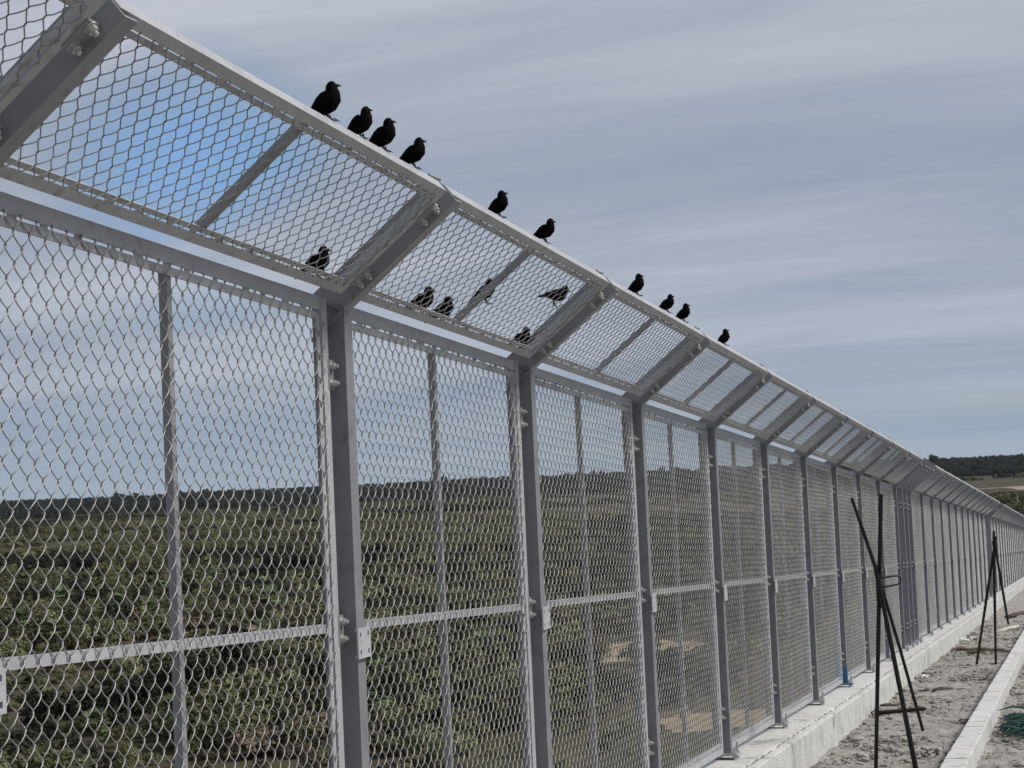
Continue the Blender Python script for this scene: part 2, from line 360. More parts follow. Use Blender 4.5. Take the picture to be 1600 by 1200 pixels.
PM = post_mesh(SHADEPAINT); AM = arm_mesh(); SM = stiff_mesh(); BPM = plate_mesh(PAINT)
BLUEPOST = blue_below('shaded_paint_with_blue_foot', SHADEPAINT, ZB + .20)  # blue splash over the grey that has the web's shade coloured in
BLUEPLATE = mat('blue_paint', [(.3, (.04, .12, .24)), (.7, (.08, .19, .34))], scale=12, rough=.5)
def add_post(k, detail):
    blue = (k == 7)
    o = link('post', post_mesh(BLUEPOST) if blue else PM, fence, fpos(k))
    if blue: o['label'] = 'grey post with its foot splashed with blue paint'
    link('arm', AM, o); 
    if detail >= 1:
        link('base_plate', BPM, o)
        if blue:
            b = MB(); b.box(-.047, .030, Y0-.058, Y0+.148, ZB-.018, ZB+.002, 0, SL); q = link('paint_splash', b.mesh('paint_splash', BLUEPLATE), o); q['label'] = 'blue paint spilt over the base plate'
        link('stiffener', SM, o)
        for me in ANCH: link('anchor_bolt', me, o)
    if detail >= 2:
        for me in BOLT_POST + BOLT_ARM: link('bolt', me, o)

# chain link: every wire a flattened coil hooked into its neighbours
def coil_wires(a0, a1, b0, b1, pitch_a, pitch_b, place, r, sides, seed, warp=.004):
    rr = np.random.default_rng(seed)
    nw = int(round((a1-a0)/(pitch_a/2))); w = (a1-a0)/nw; nb = int(round((b1-b0)/(pitch_b/2))); h = (b1-b0)/nb
    ph = rr.uniform(0, 6.28, 6)
    mb_v = []; mb_f = []
    tpl = [(0.0, -.05, 0.0), (.14, .07, .60), (.36, .33, .97), (.64, .67, .97), (.86, .93, .60)]
    for i in range(nw):
        pts = []
        flip = i % 2
        for j in range(nb):
            up = (j + flip) % 2 == 0                           # '/' runs in front, '\\' behind
            for t, xx, yy in tpl:
                x = xx if up else 1-xx
                pts.append((a0 + (i + x)*w, b0 + (j + t)*h, (.0068 if up else -.0068)*yy))
        up = (nb + flip) % 2 == 0
        pts.append((a0 + (i + (-.05 if up else 1.05))*w, b1, 0))
        P = np.array(pts)
        P[:, 0] += warp*np.sin(P[:, 1]*3.1+ph[0])*np.sin(P[:, 0]*2.2+ph[1]) + rr.normal(0, .0007, len(P))
        P[:, 1] += warp*np.sin(P[:, 0]*4.3+ph[2])*np.sin(P[:, 1]*1.9+ph[3]) + rr.normal(0, .0007, len(P))
        P[:, 2] += 1.2*warp*np.sin(P[:, 0]*2.7+ph[4])*np.sin(P[:, 1]*2.3+ph[5])
        Q = np.array([place(*q) for q in P])
        T = np.gradient(Q, axis=0); T /= np.linalg.norm(T, axis=1)[:, None]
        ref = np.array([1.0, 0.05, 0.0]); Aa = np.cross(T, ref); Aa /= np.linalg.norm(Aa, axis=1)[:, None]; Bb = np.cross(T, Aa)
        n0 = len(mb_v)*0 + sum(len(v) for v in mb_v)
        ang = 2*np.pi*np.arange(sides)/sides
        ring = Q[:, None, :] + r*(Aa[:, None, :]*np.cos(ang)[None, :, None] + Bb[:, None, :]*np.sin(ang)[None, :, None])
        mb_v.append(ring.reshape(-1, 3)); m = len(Q)
        idx = n0 + np.arange(m*sides).reshape(m, sides)
        f = np.stack([idx[:-1], np.roll(idx[:-1], -1, 1), np.roll(idx[1:], -1, 1), idx[1:]], -1).reshape(-1, 4)
        mb_f.append(f)
    V = np.concatenate(mb_v); Fc = np.concatenate(mb_f)
    return V, Fc
def np_mesh(name, V, Fc, m, smooth=True):
    me = bpy.data.meshes.new(name); me.vertices.add(len(V)); me.vertices.foreach_set('co', V.ravel())
    k = Fc.shape[1]; me.loops.add(Fc.size); me.loops.foreach_set('vertex_index', Fc.ravel()); me.polygons.add(len(Fc))
    me.polygons.foreach_set('loop_start', np.arange(len(Fc))*k)
    if smooth: me.polygons.foreach_set('use_smooth', np.ones(len(Fc), bool))
    me.materials.append(m); me.update(calc_edges=True); me.validate(); return me

XL, XR = .012, BAY - .050                                     # ends of a panel inside its bay
ZT, ZF = .677 + CAMZ, -1.712 + CAMZ                           # top and foot of an upright panel
OUT, GAP, INN = .050, .008, .027                              # outer leg, slot, inner bar
MIDZ = -.486 + CAMZ
def frame_mesh(a0, a1, b0, b1, out, gap, inn, back, thick, fbox, seed):
    """angle-iron frame: outer leg facing the path, return leg behind, slotted inner bar that holds the mesh"""
    mb = MB(); rr = random.Random(seed); t = .0045
    # outer legs
    fbox(mb, a0, a1, b1-out, b1, 0, t); fbox(mb, a0, a1, b0, b0+out, 0, t)
    fbox(mb, a0, a0+out, b0+out, b1-out, 0, t); fbox(mb, a1-out, a1, b0+out, b1-out, 0, t)
    # return legs
    fbox(mb, a0, a1, b1-t, b1, t, back); fbox(mb, a0, a1, b0, b0+t, t, back)
    fbox(mb, a0, a0+t, b0+t, b1-t, t, back); fbox(mb, a1-t, a1, b0+t, b1-t, t, back)
    # inner bars, set a little back, with a slot to the leg bridged by welds
    i0 = out+gap; i1 = out+gap+inn; d0, d1 = .005, .010
    fbox(mb, a0+out+gap, a1-out-gap, b1-i1, b1-i0, d0, d1); fbox(mb, a0+out+gap, a1-out-gap, b0+i0, b0+i1, d0, d1)
    fbox(mb, a0+i0, a0+i1, b0+i1, b1-i1, d0, d1); fbox(mb, a1-i1, a1-i0, b0+i1, b1-i1, d0, d1)
    x = a0+out
    while x < a1-out-.05:
        l = rr.uniform(.018, .045); 
        fbox(mb, x, x+l, b1-i0-.002, b1-out+.004, d0-.0004, d1-.001); fbox(mb, x+.02, x+.02+l, b0+out-.004, b0+i0+.002, d0-.0004, d1-.001)
        x += rr.uniform(.13, .21)
    z = b0+out
    while z < b1-out-.05:
        l = rr.uniform(.02, .05)
        fbox(mb, a0+out-.004, a0+i0+.002, z, z+l, d0-.0004, d1-.001); fbox(mb, a1-i0-.002, a1-out+.004, z, z+l, d0-.0004, d1-.001)
        z += rr.uniform(.14, .24)
    return mb
def ubox(mb, a0, a1, b0, b1, n0, n1): mb.box(a0, a1, YP+n0, YP+n1, b0, b1, 0, SL)
NOFF = .030
def cbox(mb, a0, a1, b0, b1, n0, n1):
    c = [arm(b0, NOFF+n0), arm(b1, NOFF+n0), arm(b1, NOFF+n1), arm(b0, NOFF+n1)]; mb.prism(c, a0, a1, 0, SL)
FRAME = frame_mesh(XL, XR, ZF, ZT, OUT, GAP, INN, .045, .0045, ubox, 1).mesh('panel_frame', PAINT)
U0, U1 = .041, .576
CFRAME = frame_mesh(XL, XR, U0, U1, .034, .007, .018, .052, .0045, cbox, 2).mesh('canted_frame', PAINT)
mb = MB(); ubox(mb, XL+.06, XR-.06, MIDZ-.031, MIDZ, .012, .040); RAIL = mb.mesh('middle_rail', PAINT)
mb = MB(); ubox(mb, 1.090, 1.118, ZF+.06, ZT-.06, .0125, .040); VBAR = mb.mesh('upright_bar', HALFSHADEPAINT)  # bar's shaded side face is given by the darker colour
mb = MB(); cbox(mb, 1.118, 1.150, U0+.036, U1-.036, .012, .036); CBAR = mb.mesh('centre_bar', HALFSHADEPAINT)  # darker colour stands for shade here too, the paint is the frame's
def bracket_mesh():
    mb = MB(); x0, z0 = -.026, -.615+CAMZ; xs = [0, .016, .030, .088, .102, .118]; zs = [0, .014, .030, .078, .094, .108]; y0, y1 = Y0-.016, Y0-.009
    for i in range(5):
        for j in range(5):
            if i in (1, 3) and j in (1, 3): continue
            mb.box(x0+xs[i], x0+xs[i+1], y0, y1, z0+zs[j], z0+zs[j+1])
    mb.box(x0+.004, x0+.112, y1, Y0-.0005, z0+.098, z0+.1045); mb.box(x0+.004, x0+.112, y1, Y0-.0005, z0+.004, z0+.010)
    mb.box(x0+.036, x0+.092, y1, Y0-.0005, z0+.035, z0+.072)
    return mb.mesh('bracket', PAINT)
BRK = bracket_mesh()
PA, PBZ = .0718, .0840
mv = [np_mesh('wire_mesh', *coil_wires(XL+.040, XR-.040, ZF+.046, ZT-.046, PA, PBZ, lambda a, b, n: (a, YP-.0005-n, b-SL*a), .0019, 5, s_), WIRE) for s_ in (1, 2)]
mc = [np_mesh('wire_mesh', *coil_wires(XL+.030, XR-.030, U0+.032, U1-.030, PA*.95, .0720, lambda a, b, n: (lambda q: (a, q[0], q[1]-SL*a))(arm(b, NOFF-.0005-.6*n)), .0018, 5, s_, .003), WIRE) for s_ in (5, 6)]
def wire_blue():
    m = WIRE.copy(); m.name = 'wire_with_blue_spray'; nt = m.node_tree; N = nt.nodes.new; Lk = nt.links.new; b = nt.nodes['Principled BSDF']
    src = b.inputs['Base Color'].links[0].from_socket; tc = N('ShaderNodeTexCoord'); vd = N('ShaderNodeVectorMath'); vd.operation = 'DISTANCE'
    Lk(tc.outputs['Object'], vd.inputs[0]); vd.inputs[1].default_value = (BAY-.36, YP, ZB+.13-SL*BAY)
    nz = N('ShaderNodeTexNoise'); nz.inputs['Scale'].default_value = 7; Lk(tc.outputs['Object'], nz.inputs['Vector'])
    ad = N('ShaderNodeMath'); ad.operation = 'MULTIPLY_ADD'; Lk(nz.outputs['Fac'], ad.inputs[0]); ad.inputs[1].default_value = .25; Lk(vd.outputs['Value'], ad.inputs[2])
    r = N('ShaderNodeMapRange'); Lk(ad.outputs[0], r.inputs[0]); r.inputs[1].default_value = .40; r.inputs[2].default_value = .16
    mx = N('ShaderNodeMix'); mx.data_type = 'RGBA'; Lk(r.outputs[0], mx.inputs[0]); Lk(src, mx.inputs[6]); mx.inputs[7].default_value = (.20, .29, .42, 1); Lk(mx.outputs[2], b.inputs['Base Color']); return m
def add_bay(k, i):
    f = link('panel_frame', FRAME, fence, fpos(k))
    me = mv[i % 2]
    if k == 6: me = me.copy(); me.materials.clear(); me.materials.append(wire_blue())
    tag(link('wire_mesh', me, f), kind='stuff'); link('middle_rail', RAIL, f); link('upright_bar', VBAR, f); link('bracket', BRK, f)
    c = link('canted_frame', CFRAME, fence, fpos(k)); tag(link('wire_mesh', mc[i % 2], c), kind='stuff'); link('centre_bar', CBAR, c)
posts = [-1, 0, 1, 2, 3, 4, 5, 6, 7, 8, 9, 10, 10.42, 10.72, 11.04] + [12.04+i for i in range(11)] + [22.46, 22.76, 23.08] + [24.08+i for i in range(18)]
for i, k in enumerate(posts):
    add_post(k, 2 if k < 14 else (1 if k < 24 else 0))
    if i+1 < len(posts) and abs(posts[i+1]-k-1) < .08: add_bay(k, i)

# ------------------------------------------------------------------ birds
def bird_meshes():
    # spine from tail tip to crown: (forward, up, half depth, half width) in mm; forward is +x
    sp = [(-86, 11, 1.5, 8), (-80, 19, 4.0, 9.5), (-67, 35, 9, 12), (-48, 49, 16.5, 17), (-28, 60, 25.5, 24), (-11, 72, 30, 27.5), (0, 86, 28, 26), (1, 99, 22.5, 21), (-1, 108, 19, 17.5), (-1, 117, 17.2, 16), (0, 125, 13, 12), (1, 131, 5.5, 5.5)]
    sp = [(x, z-21, t*.94, w*.93) for x, z, t, w in sp]
    n = 14; vs = []; 
    for i, (x, z, t, w) in enumerate(sp):
        x0, z0 = sp[max(i-1, 0)][:2]; x2, z2 = sp[min(i+1, len(sp)-1)][:2]
        d = Vector((x2-x0, 0, z2-z0)).normalized(); nn = Vector((d.z, 0, -d.x))       # towards the breast
        for k in range(n):
            a = 2*math.pi*k/n; q = Vector((x, 0, z)) + nn*(t*math.cos(a)) + Vector((0, 1, 0))*(w*math.sin(a)); vs.append(q*.001)
    fs = [(i*n+k, i*n+(k+1) % n, (i+1)*n+(k+1) % n, (i+1)*n+k) for i in range(len(sp)-1) for k in range(n)] + [tuple(range(n))[::-1], tuple(range((len(sp)-1)*n, len(sp)*n))]
    body = MB().add(vs, fs).mesh('bird', FEATHER, True)
    beak = MB().tube([(.010, 0, .0975), (.018, 0, .0972), (.0275, 0, .0955)], [.0058, .0042, .0006], 8).mesh('beak', BEAK, True)
    wings = []
    for s_ in (-1, 1):
        m = MB(); vs = []
        prof = [(-8, 98, 6), (-14, 84, 19), (-26, 70, 20), (-46, 52, 13), (-66, 37, 6), (-78, 24, 1.5)]
        for (x, z, t) in prof:
            for k in range(7):
                a = -1 + 2*k/6; vs.append((.001*(x - 2 + .62*t*a), s_*.001*((24 if z > 60 else 19 if z > 45 else 13 if z > 20 else 10) + 3.2*math.sqrt(max(0, 1-a*a)) + .5), .001*(z - 21 - .62*t*a)))
        m.add(vs, [(i*7+k, i*7+k+1, i*7+8+k, i*7+7+k) for i in range(5) for k in range(6)]); wings.append(m.mesh('wing', FEATHER, True))
    legs = []
    for s_ in (-1, 1):
        m = MB(); y = s_*.011
        m.tube([(-.014, y, .018), (-.008, y, .009), (-.002, y, .003)], [.0055, .0024, .0016], 6)
        for dx, dy in ((.016, .006), (.018, 0), (.016, -.006), (-.012, 0)): m.tube([(-.002, y, .003), (-.002+dx*.55, y+dy*.6, .0042), (-.002+dx, y+dy, .0005)], [.0014, .0013, .0006], 5)
        legs.append(m.mesh('leg', BEAK, True))
    eyes = []
    for s_ in (-1, 1):
        m = MB(); m.tube([(.008, s_*.0138, .0985), (.008, s_*.0152, .0985)], [.0024, .0015], 8); eyes.append(m.mesh('eye', BEAK, True))
    return body, beak, wings, legs, eyes
BIRD = bird_meshes()
def add_bird(x, u, n, label, group, turn=0.0, lean=0.0, scale=1.0):
    y, z = arm(u, n); z += lie(x)
    o = link('bird', BIRD[0], None, (x, y, z)); o.rotation_euler = (0, lean, math.radians(-90) + turn); o.scale = (scale*1.05,)*3
    tag(o, label, 'bird', group)
    link('beak', BIRD[1], o)
    for m in BIRD[2]: link('wing', m, o)
    for m in BIRD[3]: link('leg', m, o)
    for m in BIRD[4]: link('eye', m, o)
    return o
def x_on(px, u, n):                                           # x at which the rail line (u, n) crosses picture column px
    lo, hi = 2.0, 40.0
    for _ in range(60):
        m = (lo+hi)/2; y, z = arm(u, n); d = Vector((m, y, z + lie(m) - CAMZ)); col_ = 800 + F_PX*d.dot(RT)/d.dot(FW)
        lo, hi = (m, hi) if col_ < px else (lo, m)
    return m
NT = NOFF + .0525
gtop = 'blackbirds perched along the top rail'
for px, sc, tn, ln, lab in (
        (521, 1.06, .15, .0, 'black bird highest on the fence, first of four close together on the top rail'),
        (570, .90, -.10, .10, 'black bird second in the row of four on the near top rail'),
        (606, .98, .05, .08, 'black bird third in the row of four on the near top rail'),
        (652, .95, .20, .12, 'black bird last of the four on the near top rail, beside the tilted arm'),
        (786, .95, .25, .0, 'black bird just past the second arm, upper of two on the second canted panel'),
        (855, .93, -.05, .22, 'black bird leaning forward, lower of two on the second canted panel'),
        (1000, 1.03, .30, .0, 'black bird on the third canted panel standing apart from a close pair'),
        (1046, .92, -.10, .12, 'black bird left in the close pair on the third canted panel'),
        (1072, .98, .35, .05, 'black bird right in the close pair on the third canted panel'),
        (1136, .98, .35, -.05, 'farthest black bird, alone on the fourth canted panel')):
    add_bird(x_on(px, U1, NT), U1-.001, NT, lab, gtop, tn, ln, sc)
glow = 'blackbirds behind the canted mesh'
for px, sc, tn, ln, lab in (
        (500, 1.02, .1, .17, 'black bird seen through the first canted mesh, low beside the arm'),
        (662, 1.05, .0, .26, 'black bird behind the second canted mesh, leftmost on its lower rail'),
        (696, 1.0, .2, .16, 'black bird behind the second canted mesh, second from the left on its lower rail'),
        (817, 1.0, .15, .20, 'black bird behind the second canted mesh, low beside the third arm')):
    add_bird(x_on(px, U0, NT), U0+.001, NT, lab, glow, tn, ln, sc)
add_bird(x_on(763, .225, NOFF+.006), .225, NOFF+.006, 'black bird half hidden behind the centre bar of the second canted panel', glow, .1, .12, .95)
add_bird(x_on(866, .345, NOFF+.006), .345, NOFF+.006, 'black bird with raised tail standing on the mesh of the second canted panel', glow, .45, .62, .95)

# ------------------------------------------------------------------ iron stands on the path
def build_stands():
    X = 14.25; P = lambda px, py, dx=0.0: at_x(px, py, X+dx)
    o = empty('iron_stand', on_grade(1400, 1205, GZ)); base = o.location.copy()
    tag(o, 'tall black iron rod stand with crossbar and wire loop on the path', 'stand')
    def part(name, mb, parent=o):
        q = link(name, mb.mesh(name, IRON), parent); 
        if parent is o: q.location = -base
        return q
    def foot(px, py, top, topx):                               # carry a rod on to the dirt
        a = P(topx, top); b = P(px, py); t = b - a
        while b.z > GZ + lie(b.x) - .012: b = b + t*.004
        return a, b
    a, b = foot(1368.5, 1205, 772, 1376.5); rod = MB(); rod.tube([a, (a+b)/2, b], [.017, .017, .015], 8); part('leg', rod)
    a, b = foot(1432, 1205, 778, 1331.5); 
    mid = P(1370, 890, -.02); rod = MB(); rod.tube([a + Vector((-.03, 0, 0)), mid + Vector((-.03, 0, 0)), b + Vector((-.03, 0, 0))], [.0125, .016, .021], 8); part('leg', rod)
    rod = MB(); rod.tube([P(1374, 905, .05), P(1408, 1020, .35), P(1442, 1141, .70)], .0135, 8); part('leg', rod)
    cb = MB(); cb.tube([P(1367.5, 1114.5, .03), P(1400, 1111.5, .04), P(1446.5, 1107.5, .05)], [.018, .017, .015], 6); part('crossbar', cb)
    lp = MB(); pts = [P(1376, 903.5), P(1392, 900.5), P(1401, 899.5), P(1406, 901.5), P(1408, 906), P(1406, 911), P(1401, 913.5), P(1390, 915.5), P(1378, 918)]; lp.tube(pts, .0065, 7); part('wire_loop', lp)
    sl_ = MB(); 
    for (x0, y0, x1, y1, r, d) in ((1368, 883, 1374, 915, .030, -.02), (1372, 905, 1377, 950, .030, .02), (1374.5, 875, 1375, 898, .011, -.04), (1371, 912, 1373, 948, .020, .04)): sl_.tube([P(x0, y0, d), P(x1, y1, d)], r, 6, flat=.55)
    part('clamp', sl_)
    # second stand, farther down the path
    X2 = 27.6; P2 = lambda px, py, dx=0.0: at_x(px, py, X2+dx)
    o2 = empty('iron_stand', on_grade(1545, 1040, GZ)); b2 = o2.location.copy(); tag(o2, 'black three legged iron stand farther down the path', 'stand')
    def part2(name, mb): q = link(name, mb.mesh(name, IRON), o2); q.location = -b2
    for top, ft, dx in (((1556, 838), (1525.5, 1041), 0), ((1552.5, 832), (1556, 1042), 0), ((1553, 842), (1575.5, 975), .9)):
        a = P2(*top); b = P2(*ft, dx)
        if dx == 0:
            t = b-a
            while b.z > GZ + lie(b.x) - .012: b = b + t*.004
        m = MB(); m.tube([a, (a*.5+b*.5), b], [.017, .021, .017], 8); part2('leg', m)
    m = MB(); m.tube([P2(1553, 845), P2(1555.5, 862)], .042, 7, flat=.6); m.tube([P2(1553, 829), P2(1553.5, 850)], .018, 6); part2('clamp', m)
build_stands()

# ------------------------------------------------------------------ litter and rubble on the path
def lay(px, py, h=0.0): q = on_grade(px, py, GZ); q.z += h; return q
def stick(name, pts, r, m, label, cat='stick', n=7, flat=1.0):
    P = [Vector(q) for q in pts]; base = (P[0]+P[-1])/2; mb = MB(); mb.tube([q-base for q in P], r, n, flat=flat)
    return tag(link(name, mb.mesh(name, m, True), None, base), label, cat)
stick('board', [lay(1557, 988, .012), lay(1574, 983.5, .014), lay(1592, 979, .012)], [.055, .06, .055], PALEWOOD, 'thin pale board lying across the path behind the far iron stand', 'board', 4, .35)
stick('fallen_branch', [lay(1488, 1018.5, .03), lay(1502, 1017, .045), lay(1515, 1018.6, .035), lay(1533, 1017, .04), lay(1550, 1018.4, .03), lay(1566, 1018, .035), lay(1580, 1020.5, .02)], [.032, .046, .034, .042, .030, .028, .016], WOOD, 'thick grey fallen branch lying across the path at the far stand', 'branch')
stick('dark_stick', [lay(1512, 1023, .03), lay(1525, 1022, .035), lay(1540, 1021.5, .03)], [.02, .028, .015], DARKWOOD, 'short dark stick in front of the thick fallen branch')
stick('dark_stick', [lay(1458, 1083, .035), lay(1470, 1081.5, .04), lay(1488, 1079.5, .03)], [.016, .030, .012], DARKWOOD, 'dark broken stick lying in the middle of the path')
stick('dark_stick', [lay(1436, 1082.5, .02), lay(1446, 1081.5, .025), lay(1454, 1081, .015)], [.008, .014, .008], DARKWOOD, 'small dark twig left of the broken stick in mid path')
stick('dark_stick', [lay(1374, 1107, .03), lay(1384, 1106, .035), lay(1398, 1104.5, .02), lay(1412, 1101, .03)], [.010, .020, .013, .008], DARKWOOD, 'dark forked stick behind the crossbar of the near stand')
stick('dark_stick', [lay(1571, 967, .05), lay(1585, 965, .07), lay(1600, 960, .05)], [.03, .06, .05], DARKWOOD, 'dark branch beside the last leg of the far stand')
stick('dark_stick', [lay(1529, 1065, .02), lay(1540, 1064, .025), lay(1550, 1059, .07), lay(1551, 1055, .09)], [.010, .014, .010, .006], DARKWOOD, 'bent dark twig near the kerb below the far stand')
def twig_heap(px, py, n, r, label):
    n = int(n*1.6)
    c = lay(px, py, .02); mb = MB(); rr = random.Random(int(px))
    for _ in range(n):
        a = rr.uniform(0, 6.28); l = rr.uniform(.03, .11); q = Vector((rr.gauss(0, r), rr.gauss(0, r*.6), rr.uniform(-.012, .025))); d = Vector((math.cos(a)*l, math.sin(a)*l*.6, rr.uniform(-.01, .05)))
        mb.tube([q-d*.5, q + Vector((rr.gauss(0, .006), rr.gauss(0, .006), rr.gauss(0, .004))), q+d*.5], [.003, .0065, .002], 5)
    tag(link('twig_heap', mb.mesh('twig_heap', DARKWOOD), None, c), label, 'twigs')
twig_heap(1366, 1120, 34, .14, 'dark heap of broken twigs against the plinth behind the near stand')
twig_heap(1398, 1086, 16, .11, 'small tangle of twigs between the legs of the near stand')
twig_heap(1432, 1062, 14, .12, 'small dark tangle of twigs by the plinth right of the near stand')
twig_heap(1515, 995, 14, .16, 'dark twigs behind the white litter at the plinth')
twig_heap(1503, 1132, 18, .07, 'dark crumbled twigs lying against the left side of the kerb')
twig_heap(1462, 1180, 16, .08, 'dark twigs in the dirt near the bottom edge of the path')
def litter(px, py, w, d, h, label):
    c = lay(px, py, .02); mb = MB(); rr = random.Random(int(py)); n = 5; vs = []
    for i in range(n):
        for j in range(n):
            vs.append(((i/(n-1)-.5)*w, (j/(n-1)-.5)*d, rr.uniform(0, h)))
    vs += [(x, y, z-.012) for x, y, z in vs]; m = n*n
    fs = [(i*n+j, (i+1)*n+j, (i+1)*n+j+1, i*n+j+1) for i in range(n-1) for j in range(n-1)]
    rim = [i*n for i in range(n)] + [(n-1)*n+j for j in range(1, n)] + [i*n+n-1 for i in range(n-2, -1, -1)] + [j for j in range(n-2, 0, -1)]
    fs = fs + [tuple(q+m for q in reversed(f)) for f in fs] + [(rim[k], rim[k-1], rim[k-1]+m, rim[k]+m) for k in range(len(rim))]
    tag(link('litter', mb.add(vs, fs).mesh('litter', WHITE), None, c), label, 'litter')
litter(1508, 1003, .35, .16, .07, 'crumpled white sheet by the plinth left of the far stand')
litter(1520, 1000, .16, .09, .06, 'small white scrap beside the crumpled white sheet')
litter(1445, 1061, .18, .10, .04, 'white scrap at the foot of the plinth beside dark twigs')
def rubble():
    mb = MB(); rr = random.Random(9); t = (1+5**.5)/2
    ico = [Vector(q).normalized() for q in ((-1, t, 0), (1, t, 0), (-1, -t, 0), (1, -t, 0), (0, -1, t), (0, 1, t), (0, -1, -t), (0, 1, -t), (t, 0, -1), (t, 0, 1), (-t, 0, -1), (-t, 0, 1))]
    fs = [(0,11,5),(0,5,1),(0,1,7),(0,7,10),(0,10,11),(1,5,9),(5,11,4),(11,10,2),(10,7,6),(7,1,8),(3,9,4),(3,4,2),(3,2,6),(3,6,8),(3,8,9),(4,9,5),(2,4,11),(6,2,10),(8,6,7),(9,8,1)]
    n = 0
    while n < 5200:
        x = rr.uniform(11.5, 44)**1.0; y = rr.uniform(.15, 2.2)
        if .85 < y < 1.08: continue
        dens = .5 + .5*math.sin(x*1.1+1.3*math.sin(y*3))*math.sin(y*4.2+x*.6)
        if y < .86: dens = max(dens, .7)
        if y > 2.0: dens = max(dens, .6)
        if rr.random() > dens**1.5 + .10: continue
        s_ = min(.006 + rr.expovariate(1/.009), .05)*(1.25 if y < .86 else 1)
        z = GZ + lie(x) + s_*.25; v = [Vector((x, y, z)) + Vector((q.x*s_*rr.uniform(.7, 1.4), q.y*s_*rr.uniform(.7, 1.4), q.z*s_*rr.uniform(.45, .8))) for q in ico]
        mb.add(v, fs); n += 1
    tag(link('rubble', mb.mesh('rubble', STONE)), 'loose stones and clods scattered over the dirt', 'rubble', kind='stuff')
    mb = MB()
    for _ in range(900):
        x = rr.uniform(12, 42); y = rr.uniform(.2, 2.15)
        if .85 < y < 1.08: continue
        z = GZ + lie(x) + .012; a = rr.uniform(0, 6.28); l = rr.uniform(.03, .12); d = Vector((math.cos(a)*l, math.sin(a)*l, rr.uniform(-.004, .012)))
        q = Vector((x, y, z)); mb.tube([q-d*.5, q+Vector((0, 0, .006)), q+d*.5], [.002, .0055, .002], 5)
    tag(link('twig_litter', mb.mesh('twig_litter', DARKWOOD)), 'small dark twigs strewn over the dirt', 'twigs', kind='stuff')
rubble()
def green_heap():
    c = lay(1590, 1150, .02); c.y = .62; c.z = GZ + lie(c.x) + .01; rr = random.Random(3); mb = MB()
    for i in range(64):
        y0 = rr.uniform(-.75, -.05); y1 = .10 + rr.uniform(-.25, .12); x0 = rr.uniform(-.5, .5); h0 = rr.uniform(.02, .13); h1 = rr.uniform(.0, .10)*(1 if rr.random() < .8 else 2.0)
        bow = rr.uniform(.01, .07); pts = [Vector((x0 + rr.uniform(-.1, .3)*t + .05*math.sin(5*t+i), y0+(y1-y0)*t, .010 + h0*(1-t)+h1*t + bow*math.sin(3.1*t))) for t in (0, .25, .5, .75, 1)]
        mb.tube(pts, [.008, .015, .017, .013, .004], 6, flat=.4)
    for i in range(3):
        mb.tube([Vector((-.2+.1*i, -.35, .05)), Vector((-.1+.06*i, -.1, .22-.03*i)), Vector((.0, .08, .14)), Vector((.05, .14, .03))], [.010, .012, .010, .006], 6, flat=.5)
    tag(link('green_netting', mb.mesh('green_netting', GREEN, True), None, c), 'dark green bundle of plastic strips lying behind the kerb', 'netting')
green_heap()

# ------------------------------------------------------------------ scrub, palms and trees on the plain
def leaf_cloud(lobes, n, size, seed, jag=.35):
    rr = np.random.default_rng(seed); V = []; Fq = []
    wts = np.array([l[3]*l[4]*l[5] for l in lobes])**(2/3); wts /= wts.sum()
    for q in range(n):
        c = lobes[rr.choice(len(lobes), p=wts)]
        d = rr.normal(size=3); d /= np.linalg.norm(d)
        if d[2] < -.35: d[2] *= -.6
        rad = rr.uniform(.55, 1.0)**.5*(1+rr.normal(0, jag*.3))
        p0 = np.array(c[:3]) + d*np.array(c[3:])*rad
        nrm = d*1.1 + rr.normal(size=3)*.5 + np.array((0, 0, .25)); nrm /= np.linalg.norm(nrm)
        a = np.cross(nrm, rr.normal(size=3)); a /= np.linalg.norm(a); b = np.cross(nrm, a); s_ = size*rr.uniform(.55, 1.35)
        k = len(V); V += [p0 - a*s_, p0 - b*s_*.55, p0 + a*s_ + nrm*s_*.2, p0 + b*s_*.55]; Fq.append((k, k+1, k+2, k+3))
    return np.array(V), np.array(Fq)
def bush(seed, w, h, n, size):
    rr = random.Random(seed); lobes = [(0, 0, h*.45, w*.38, w*.38, h*.42)]
    for _ in range(6):
        a = rr.uniform(0, 6.28); r = rr.uniform(.2, .42)*w; lobes.append((math.cos(a)*r, math.sin(a)*r, h*rr.uniform(.3, .72), w*rr.uniform(.14, .24), w*rr.uniform(.14, .24), h*rr.uniform(.18, .32)))
    return leaf_cloud(lobes, n, size, seed)
def palm_crown(seed, h, R, nf=13):
    rr = random.Random(seed); mb = MB()
    for i in range(nf):
        a = 6.283*i/nf + rr.uniform(-.2, .2); el = rr.uniform(-.35, 1.15); c = Vector((math.cos(a)*math.cos(el), math.sin(a)*math.cos(el), math.sin(el))); st = Vector((0, 0, h))
        hub = st + c*R*.45; side = c.cross(Vector((0, 0, 1))).normalized(); up = side.cross(c)
        mb.tube([st, hub], .03, 4)
        for j in range(9):                                     # blades of the fan
            t = (j-4)/4*1.25; d = (c*math.cos(t) + side*math.sin(t)).normalized(); L_ = R*.62*(1-.18*abs(t)); w_ = (side*math.cos(t) - c*math.sin(t))*R*.055
            tip = hub + d*L_ - Vector((0, 0, R*.10)) - up*.02; m_ = hub + d*L_*.55 + up*.05
            mb.add([hub, m_ + w_, tip, m_ - w_], [(0, 1, 2, 3)])
    return mb
